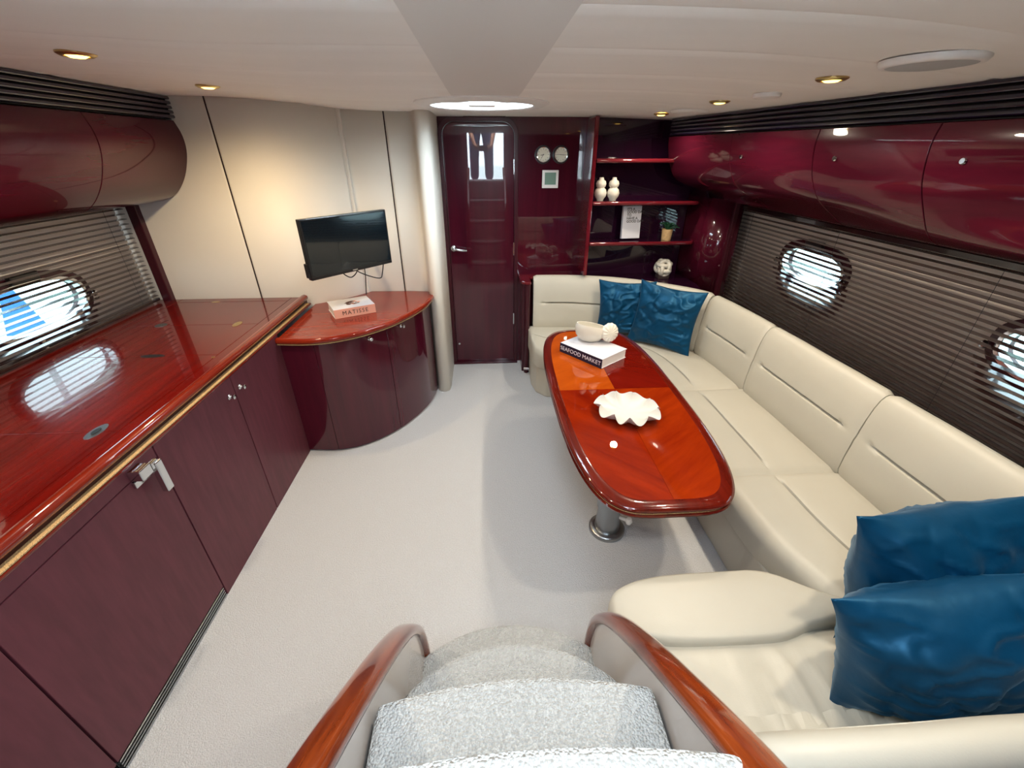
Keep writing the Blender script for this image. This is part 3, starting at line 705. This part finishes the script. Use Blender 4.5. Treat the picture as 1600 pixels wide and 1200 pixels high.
# ------------------------------------------------------------------ pillows
def pillow(label, loc, mtx, w=.45, h=.45, th=.17, seed=0, grp=None, fold=0):
    n = 56; V = []; F = []
    def pt(u,v,s):
        eu = max(0,1-abs(u)**2.1); ev = max(0,1-abs(v)**2.1); k = (eu*ev)**.72
        x = u*w/2*(1-.11*(1-v*v)*abs(u)**3); y = v*h/2*(1-.11*(1-u*u)*abs(v)**3)
        r = math.hypot(u,v); edge = sm(1-max(abs(u),abs(v)))
        q = Vector((u*1.3+seed*3.1,v*1.3-seed,s*4+seed))
        wn = noise.noise(q)*.022-.016*(1-abs(noise.noise(q*1.7+Vector((5,1,2)))))**4
        a = math.atan2(v,u); wn += .007*math.sin(a*9+seed+4*noise.noise(q))*sm((r-.45)/.5)*edge*2.0
        wn += .012*(1-abs(noise.noise(Vector((u*2.1+v*1.4,v*4.2-u*1.1,seed*2.7+s))))*2.2)**3 if abs(u)+abs(v) < 1.9 else 0
        z = s*(th/2*k + wn*min(1,k*1.6))
        if fold: z += fold*(u*u-.3)
        return (x,y,z)
    for s in (1,-1):
        base = len(V)
        for j in range(n+1):
            for i in range(n+1): V.append(pt(-1+2*i/n,-1+2*j/n,s))
        for j in range(n):
            for i in range(n):
                q = (base+j*(n+1)+i,base+j*(n+1)+i+1,base+(j+1)*(n+1)+i+1,base+(j+1)*(n+1)+i)
                F.append(q if s > 0 else q[::-1])
    me = bpy.data.meshes.new('cushion'); me.from_pydata(V,[],F)
    bm = bmesh.new(); bm.from_mesh(me); bmesh.ops.remove_doubles(bm, verts=bm.verts, dist=.0004); bmesh.ops.recalc_face_normals(bm, faces=bm.faces)
    bm.to_mesh(me); bm.free(); me.materials.append(M['velvet'])
    for p in me.polygons: p.use_smooth = True
    o = bpy.data.objects.new('cushion', me); COL.objects.link(o); o.matrix_world = mtx
    props(o, label, 'cushion', grp); return o
def lean(c, facing, up_tilt, roll=0):
    """facing: horizontal direction the front looks at; up_tilt: lean back in radians"""
    f = Vector((facing[0],facing[1],0)).normalized(); x = Vector((0,0,1)).cross(f)
    z = (f*math.cos(up_tilt)+Vector((0,0,1))*math.sin(up_tilt)); y = z.cross(x)
    m = Matrix((x,y,z)).transposed().to_4x4() @ Matrix.Rotation(roll,4,'Z'); m.translation = Vector(c); return m
pillow('blue velvet cushion tucked behind another at the sofa corner', None, lean((1.06,3.10,.655),(-.38,-1),.16,.04), .43,.43,.12,1,'velvet cushions')
pillow('blue velvet cushion leaning in front of another at the sofa corner', None, lean((1.285,2.865,.66),(-.63,-.77),.22,-.04), .48,.47,.15,2,'velvet cushions')
def posed(c, a, b, g):
    m = Matrix.Rotation(a,4,'Z') @ Matrix.Rotation(b,4,'X') @ Matrix.Rotation(g,4,'Z'); m.translation = Vector(c); return m
pillow('crumpled blue velvet cushion propped behind another beside the stairs end of the sofa', None, posed((1.245,.725,.69),-.02,1.42,.12), .52,.45,.28,3,'velvet cushions')
pillow('blue velvet cushion lying low in front of another beside the stairs end of the sofa', None, posed((1.125,.555,.635),-.08,1.40,.20), .56,.40,.28,4,'velvet cushions')

# ------------------------------------------------------------------ shelves and console on the bulkhead
sh = thing('shelf_unit', 'dark glossy shelf unit with three shelves in the sofa corner', 'shelf', (1.2,3.45,.8))
box('divider', (.765,3.335,.852), (.795,3.583,1.935), 'shelf_edge', sh, .008)
box('back_panel', (.796,3.572,.80), (1.62,3.583,1.935), 'shelf', sh, 0)
side = [(1.63,3.575),(1.645,3.48),(1.655,3.40),(1.67,3.33),(1.70,3.275),(1.745,3.235),(1.80,3.215),(1.88,3.21)]
Pp = [(p.x,p.y) for p in catmull([(x,y,0) for x,y in side],6)]
grid('rounded_side', [[(x,y,.70) for x,y in Pp],[(x,y,1.42) for x,y in Pp]], 'burg_gloss', sh, True, solid=.015)
grid('rounded_side', [[(x,y,1.42) for x,y in Pp[:18]],[(x-.2*sm(1),y,1.93) for x,y in Pp[:18]]], 'shelf', sh, True, solid=.012)
box('side_stile', (1.80,3.18,.70), (1.835,3.215,1.40), 'burg', sh, .006)
for z, xr in ((1.675,1.50),(1.395,1.63),(1.105,1.64)):
    out = [(.797,3.345),(xr-.10,3.345),(xr-.03,3.37),(xr,3.43),(xr,3.57),(.797,3.57)]
    b = prism('shelf_board', out, z-.022, z, 'shelf', sh, .002)
    pth = catmull([(.797,3.345,z-.011),(1.1,3.345,z-.011),(xr-.10,3.345,z-.011),(xr-.03,3.37,z-.011),(xr,3.43,z-.011)],5)
    tube('front_lip', pth, .015, 'shelf_edge', b, 10)
prism('bottom_board', [(.797,3.49),(1.13,3.38),(1.44,3.18),(1.63,3.06),(1.66,3.25),(1.64,3.57),(.797,3.57)], .78, .80, 'shelf', sh, .002)
cs = thing('console_ledge', 'small dark glossy ledge with round corner between door and sofa', 'ledge', (.5,3.48,0))
lo_ = [(.265,3.583),(.265,3.42),(.275,3.36),(.31,3.325),(.352,3.33),(.356,3.49),(.764,3.49),(.764,3.583)]
prism('ledge_top', lo_, .785, .81, 'shelf_edge', cs, .008)
box('end_panel', (.285,3.36,.0), (.315,3.583,.785), 'burg', cs, .006)
tube('post', [(.325,3.345,.0),(.325,3.345,.785)], .022, 'burg', cs, 14)
tube('chrome_peg', [(.30,3.30,.06),(.345,3.285,.06)], .012, 'chrome', cs, 12)

# gourd vases
def vase(label, loc, grp='white gourd vases', s=1):
    o = lathe('gourd_vase', [(0,0),(.024,0),(.028,.012),(.041,.03),(.046,.052),(.040,.075),(.026,.088),(.034,.098),(.038,.115),(.032,.133),(.018,.142),(.015,.158),(.011,.158),(.012,.14),(0,.13)], 'ceramic', None, n=28)
    o.location = loc; o.scale = (s,s,s); return props(o, label, 'vase', grp)
v1 = vase('cream double-gourd vase on the shelf beside the divider', (.868,3.43,1.396))
v2 = v1.copy(); COL.objects.link(v2); v2.location = (.965,3.43,1.396); v2['label'] = 'cream double-gourd vase on the shelf, further from the divider'
v3 = v1.copy(); COL.objects.link(v3); v3.location = (-1.50,.985,.8708); v3['label'] = 'cream double-gourd vase standing on the galley counter'; v3['group'] = 'counter ornaments'
pp = thing('potted_plant', 'small green succulent in a tan pot on the middle shelf', 'plant', (1.43,3.43,1.106))
lathe('pot', [(0,0),(.036,0),(.042,.075),(.043,.082),(.038,.082),(.036,.07),(0,.07)], 'pot', pp, c=(1.43,3.43,1.106), n=24)
for i in range(14):
    a = i*2.4; l = .05+.02*(i%3); up = .03+.045*((i*7)%5)/5; c = Vector((1.43,3.43,1.176)); dx = Vector((math.cos(a),math.sin(a),0)); sx = Vector((-dx.y,dx.x,0))
    R = []
    for k in range(7):
        t = k/6; w = .012*math.sin(PI*min(1,t*.9+.1))+.001; p = c+dx*l*t+Vector((0,0,up*math.sin(t*2.0)))
        R.append([p-sx*w, p+Vector((0,0,-.003)), p+sx*w])
    grid('leaf', R, 'leaf', pp, True, solid=.003)
ko = thing('knot_ornament', 'white knotted ball ornament on a dark block behind the sofa', 'ornament', (1.45,3.43,.80))
box('block', (1.405,3.39,.80), (1.495,3.47,.832), 'stone', ko, .004)
kc = Vector((1.45,3.43,.888))
for ax in range(3):
    for off in (-.024,.024):
        P = []
        for i in range(33):
            t = 2*PI*i/32; r = .050+.007*math.sin(2*t+ax*2+(1 if off>0 else 0)*PI)
            v = [0,0,0]; v[ax] = off*(1+.15*math.cos(2*t)); v[(ax+1)%3] = r*math.cos(t); v[(ax+2)%3] = r*math.sin(t)
            P.append(kc+Vector(v))
        tube('rope_loop', P, .0165, 'ceramic', ko, 10)

# clock, barometer, display
def dial(name, label, cat, x, z, hands):
    d = thing(name, label, cat, (x,3.585,z)); m = frame_m((x,3.585,z),(1,0,0),(0,0,1))
    lathe('base_ring', [(0,0),(.062,0),(.062,.008),(0,.008)], 'black', d, mtx=m, n=32)
    lathe('case', [(.040,.006),(.053,.006),(.055,.018),(.050,.026),(.046,.024),(.045,.014),(.040,.014)], 'chrome', d, mtx=m, n=32)
    f = lathe('face', [(0,.012),(.046,.012),(.046,.015),(0,.015)], 'dial', d, mtx=m, n=32)
    for i in range(12):
        a = i*PI/6; box('hour_mark', (-.0012,.034,.015), (.0012,.041,.0156), 'ink', f, 0, m @ Matrix.Rotation(a,4,'Z'))
    for a,l,w in hands: box('hand', (-w,-.006,.0158), (w,l,.0166), 'ink', f, 0, m @ Matrix.Rotation(a,4,'Z'))
    return d
dial('wall_clock', 'round chrome clock with hour and minute hands on the dark bulkhead', 'clock', .446, 1.70, [(1.75,.020,.0018),(2.6,.028,.0014)])
dial('barometer', 'round chrome barometer with one level needle on the dark bulkhead', 'barometer', .578, 1.70, [(-1.62,.030,.0014),(1.52,.030,.0010)])
dp = thing('display_panel', 'small white framed square display with green screen on the bulkhead', 'display', (.506,3.585,1.535))
m = frame_m((.506,3.585,1.535),(1,0,0),(0,0,1))
box('frame', (-.062,-.062,0), (.062,.062,.014), 'white', dp, .003, m); box('screen', (-.043,-.038,.0135), (.043,.046,.0148), 'lcd', dp, 0, m)

# ------------------------------------------------------------------ ceiling fittings
def downlight(label, x, y, e=1.0, col=(1,.87,.69)):
    z = zc(x,y)-.004
    o = thing('downlight', label, 'light', (x,y,z), 'ceiling downlights')
    lathe('trim_ring', [(.028,.0),(.046,.0),(.046,-.004),(.038,-.009),(.030,-.009),(.028,.0)], 'brass', o, c=(x,y,z), n=28, caps=False)
    lathe('lens', [(0,-.002),(.029,-.002),(.029,-.006),(.018,-.012),(0,-.0135)], 'lens', o, c=(x,y,z), n=24)
    l = bpy.data.lights.new('downlight_lamp','SPOT'); l.energy = SPOT_W*e; l.color = col; l.spot_size = math.radians(172); l.spot_blend = .75; l.shadow_soft_size = .03
    lo = bpy.data.objects.new('downlight_lamp', l); COL.objects.link(lo); lo.parent = o; lo.location = (0,0,-.03)
for args in (('lit brass downlight over the galley counter latch cabinet',-1.126,1.55),('lit brass downlight beside the white galley wall',-1.16,2.26,.75,(1,.74,.40)),
                ('lit brass downlight between large speaker and small round detector',1.11,1.58),('lit brass downlight between the small detector and the flat grille',1.11,2.31),('lit brass downlight closest to the dark shelf unit',1.12,3.08,.55),
                ('added unseen fill downlight over the galley counter beside the stairs',-1.12,.75),('added unseen fill downlight over the sofa end beside the stairs',1.11,.75)): downlight(*args)  # the pair beside the stairs is out of view, added as fill
def rnd_fit(name, label, cat, x, y, r, mat):
    z = zc(x,y)-.004; o = thing(name, label, cat, (x,y,z))
    lathe('rim', [(r*.8,0),(r,0),(r,-.006),(r*.95,-.014),(r*.86,-.016),(r*.8,-.012)], 'white', o, c=(x,y,z), n=40, caps=False)
    lathe('grille', [(0,-.004),(r*.87,-.004),(r*.86,-.014),(r*.5,-.019),(0,-.021)], mat, o, c=(x,y,z), n=40)
rnd_fit('ceiling_speaker','large round grey-grilled ceiling speaker above the sofa','speaker',1.13,1.257,.11,'grey')
rnd_fit('smoke_detector','small white round detector on the ceiling between two downlights','detector',1.147,1.99,.052,'white')
rnd_fit('ceiling_speaker','round pale ceiling speaker close to the dark shelf unit','speaker',1.175,2.79,.10,'white')
ht = thing('deck_hatch', 'round white-framed skylight hatch in the ceiling before the door', 'skylight', (HX,HY,1.94))
lathe('frame_ring', [(.255,1.96),(.345,1.944),(.345,1.936),(.32,1.926),(.275,1.924),(.262,1.93),(.252,2.03),(.255,2.03)], 'white', ht, c=(HX,HY,0), n=64, caps=False)
lathe('pane', [(0,1.962),(.258,1.962),(.258,1.968),(0,1.968)], 'hatch', ht, c=(HX,HY,0), n=48)
box('handle_bar', (HX-.25,HY-.014,1.943), (HX+.25,HY+.014,1.957), 'white', ht, .004); box('handle_grip', (HX-.07,HY-.04,1.926), (HX+.07,HY+.04,1.943), 'white', ht, .008)

# ------------------------------------------------------------------ stair
SX = .035; HWD = .268
sr = thing('companion_stairs', 'carpeted companionway stairs with wood-capped curved side panels', 'stairs', (SX,.4,0))
steps = [(.29,.79,.095),(.55,.565,.108),(.81,.425,.032),(1.07,.225,.022),(1.325,.0,.02)]
prevz = 0
for i,(z,y,bul) in enumerate(steps):
    yb = steps[i+1][1]-.02 if i < 4 else AFT
    hw = HWD+(.012 if i==0 else 0)
    pts = []
    for k in range(25):
        t = -1+2*k/24; pts.append((SX+hw*t, y+bul*(1-t*t) if i>1 else y+bul*(1-abs(t)**2.2)))
    pts += [(SX+hw,yb),(SX-hw,yb)]
    st = prism('tread', pts, z-.035, z, 'loop', sr, .012)
    rp = [(x,yy-.018) for x,yy in pts[:25]]+[(SX+hw,yb),(SX-hw,yb)]
    prism('riser', rp, max(0,prevz-.03), z-.034, 'loop', st)
    prevz = z
arcp = catmull([(.795,.20,0),(.80,.30,0),(.775,.43,0),(.715,.545,0),(.635,.645,0),(.53,.755,0),(.43,.85,0),(.29,.975,0),(.20,1.05,0),(.05,1.17,0),(-.15,1.33,0),(AFT+.01,1.47,0)],6)
for sg in (-1,1):
    xi = SX+sg*(HWD+.004); xo = SX+sg*(HWD+.034)
    out = [(p.x,p.y) for p in arcp]+[(AFT+.01,0),(.795,0)]
    V = [(xi,a,b) for a,b in out]+[(xo,a,b) for a,b in out]; n = len(out)
    F = [tuple(range(n)),tuple(range(2*n-1,n-1,-1))]+[(i,(i+1)%n,n+(i+1)%n,n+i) for i in range(n)]
    sp_ = mesh('side_panel', V, F, 'grpanel', sr)
    R = []
    for i,p in enumerate(arcp):
        t = (arcp[min(i+1,len(arcp)-1)]-arcp[max(i-1,0)]).normalized(); nr = Vector((t.y,-t.x)); nr = nr if nr.y > -0.2 and (nr.x > 0 or nr.y > 0) else -nr
        row = []
        for k in range(14):
            a = 2*PI*k/14; u_ = .030*math.copysign(abs(math.cos(a))**.7,math.cos(a)); v_ = .017*math.copysign(abs(math.sin(a))**.7,math.sin(a))+.010
            row.append(((xi+xo)/2+u_, p.x+nr.x*v_, p.y+nr.y*v_))
        R.append(row)
    grid('wood_cap', R, 'cap', sp_, True, closed_u=True, caps=True)

# ------------------------------------------------------------------ photographer standing in the cockpit, mirrored in the door
def skin(name, chains, mat, parent, sub=2, root=None):
    """chains: list of lists of ((x,y,z), r); equal points join"""
    V = []; Rr = []; E_ = []; key = {}
    def vid(p, r):
        k = tuple(round(c,4) for c in p)
        if k not in key: key[k] = len(V); V.append(p); Rr.append(r)
        return key[k]
    for ch in chains:
        ids = [vid(p,r) for p,r in ch]
        E_ += list(zip(ids[:-1],ids[1:]))
    me = bpy.data.meshes.new(name); me.from_pydata(V,E_,[]); o = bpy.data.objects.new(name, me); link(o, parent)
    md = o.modifiers.new('skin','SKIN'); md.use_smooth_shade = True
    for i,sv in enumerate(me.skin_vertices[0].data):
        r = Rr[i]; sv.radius = r if isinstance(r,tuple) else (r,r); sv.use_root = (i == 0)
    m2 = o.modifiers.new('sub','SUBSURF'); m2.levels = sub; m2.render_levels = sub
    me.materials.append(M[mat]); return o
GZ = 1.2; PYc = -.60
person = thing('person', 'person in dark shirt and jeans holding a phone, mirrored in the door', 'person', (-.03,PYc,GZ))
X0 = -.03
body = [[((X0,PYc,GZ+.90),.13),((X0,PYc+.02,GZ+1.08),.125),((X0,PYc+.06,GZ+1.28),.13),((X0,PYc+.09,GZ+1.40),.09),((X0,PYc+.11,GZ+1.47),.055),((X0,PYc+.14,GZ+1.54),.06),((X0,PYc+.16,GZ+1.60),.082),((X0,PYc+.16,GZ+1.68),.085),((X0,PYc+.155,GZ+1.73),.06)]]
hands = []
for sg in (-1,1):
    body.append([((X0,PYc,GZ+.90),.13),((X0+sg*.10,PYc,GZ+.84),.085),((X0+sg*.115,PYc+.03,GZ+.46),.058),((X0+sg*.12,PYc,GZ+.10),.040),((X0+sg*.125,PYc+.02,GZ+.045),.040),((X0+sg*.135,PYc+.15,GZ+.03),.032)])
    sh_ = (X0+sg*.19,PYc+.08,GZ+1.36); el = (X0+sg*.245,PYc+.20,GZ+1.02); wr_ = (.0+sg*.125,-.145,1.79)
    body.append([((X0,PYc+.06,GZ+1.28),.13),(sh_,.058),(el,.042),(wr_,.028),((sg*.105,-.11,1.772),(.034,.020)),((sg*.092,-.085,1.758),(.034,.016))])
bodyo = skin('body', body, 'skin', person)
for sg in (-1,1):   # five fingers of each hand closing round the ends of the phone
    pal = Vector((sg*.092,-.085,1.758))
    for k,(dz,l) in enumerate(((.024,.9),(.008,1.0),(-.008,.95),(-.024,.78))):
        b0_ = pal+Vector((sg*.004,0,dz)); skin('finger', [[(tuple(b0_),.009),(tuple(b0_+Vector((-sg*.004,.034*l,-.002))),.0085),(tuple(b0_+Vector((-sg*.022,.052*l,-.003))),.008),(tuple(b0_+Vector((-sg*.036,.050*l,-.004))),.007)]], 'skin', bodyo)
    t0 = pal+Vector((-sg*.004,-.012,.026)); skin('thumb', [[(tuple(t0),.011),(tuple(t0+Vector((-sg*.016,.006,.022))),.010),(tuple(t0+Vector((-sg*.038,.014,.020))),.008)]], 'skin', bodyo)
    tr_ = [[((X0,PYc,GZ+.94),(.17,.135)),((X0+sg*.10,PYc,GZ+.82),.105),((X0+sg*.115,PYc+.03,GZ+.46),.080),((X0+sg*.12,PYc,GZ+.09),.072)]]
    skin('trouser_leg', tr_, 'denim', person)
    skin('shoe', [[((X0+sg*.125,PYc-.03,GZ+.045),.045),((X0+sg*.13,PYc+.06,GZ+.042),.043),((X0+sg*.14,PYc+.17,GZ+.034),.034)]], 'rubber', person)
    hd_ = Vector((X0,PYc+.15,GZ+1.64))
    lathe('ear', [(0,-.006),(.018,-.004),(.020,0),(.012,.006),(0,.006)], 'skin', bodyo, mtx=frame_m(hd_+Vector((sg*.082,0,0)),(0,1,0),(0,0,1)), n=12)
    lathe('eye', [(0,-.01),(.010,-.004),(.011,0),(.008,.006),(0,.009)], 'ink', bodyo, mtx=frame_m(hd_+Vector((sg*.032,.082,.012)),(1,0,0),(0,0,1)), n=10)
skin('nose', [[tuple(((X0,PYc+.15+.080,GZ+1.652),.008)),((X0,PYc+.15+.100,GZ+1.628),.013)]], 'skin', bodyo)
tube('mouth', [(X0-.022,PYc+.225,GZ+1.592),(X0,PYc+.232,GZ+1.590),(X0+.022,PYc+.225,GZ+1.592)], .004, 'orange', bodyo, 6)
R = []
for i in range(9):
    ph = i/8*PI*.52; R.append([(X0+.098*math.sin(ph)*math.cos(2*PI*j/24), PYc+.145+.105*math.sin(ph)*math.sin(2*PI*j/24)-.01*i/8, GZ+1.655+.125*math.cos(ph)+(.03*math.sin(ph)*(1 if math.sin(2*PI*j/24)>0 else -.8)*abs(math.sin(2*PI*j/24)))) for j in range(24)])
grid('hair', R, 'hair', person, True, closed_u=True, solid=.012)
sc_ = [[((X0,PYc,GZ+.80),(.19,.150)),((X0,PYc+.01,GZ+.98),(.17,.14)),((X0,PYc+.04,GZ+1.20),(.185,.14)),((X0,PYc+.08,GZ+1.38),(.12,.10)),((X0,PYc+.095,GZ+1.43),.065)]]
for sg in (-1,1): sc_.append([((X0,PYc+.04,GZ+1.20),(.185,.14)),((X0+sg*.18,PYc+.07,GZ+1.36),.078),((X0+sg*.235,PYc+.15,GZ+1.15),.064)])
skin('shirt', sc_, 'shirt', person)
ph = thing('phone', 'dark phone held in both hands at the top of the stairs', 'phone', (0,-.06,1.72))
box('body', (-.078,-.066,1.715), (.078,-.057,1.792), 'black', ph, .003)
lathe('lens_ring', [(0,0),(.006,0),(.006,.002),(0,.002)], 'chrome', ph, mtx=Matrix.Translation((.06,-.057,1.778)) @ Matrix.Rotation(-PI/2,4,'X'), n=14)
# ------------------------------------------------------------------ outside
props(box('floor_water', (-80,-80,-.9), (80,80,-.8), 'water', bev=0), kind='structure')

BX, BY = -5.35, 4.95
mb = thing('moored_boat', 'moored boat with blue canvas cover outside the galley porthole', 'boat', (BX,BY,-.8))
R = []
for i in range(13):
    t = i/12; w = .75*math.sin(PI*min(1,.25+.75*t))**.7 if t < 1 else .02; y = BY-1.9+3.6*t
    R.append([(BX-w,y,-.15),(BX-w*.8,y,-.5),(BX,y,-.85),(BX+w*.8,y,-.5),(BX+w,y,-.15),(BX,y,-.12)])
grid('hull', R, 'grp', mb, True, closed_u=True, caps=True)
V = [(BX-.13,BY-.13,-.13),(BX+.13,BY-.13,-.13),(BX+.13,BY+.13,-.13),(BX-.13,BY+.13,-.13),(BX,BY-.03,.5),(BX,BY+.03,.5)]
mesh('canvas_cover', V, [(0,1,2,3),(0,1,4),(1,2,5,4),(2,3,5),(3,0,4,5)], 'bluec', mb)
tube('mast', [(BX,BY,.45),(BX,BY,7.5)], .035, 'steel', mb)
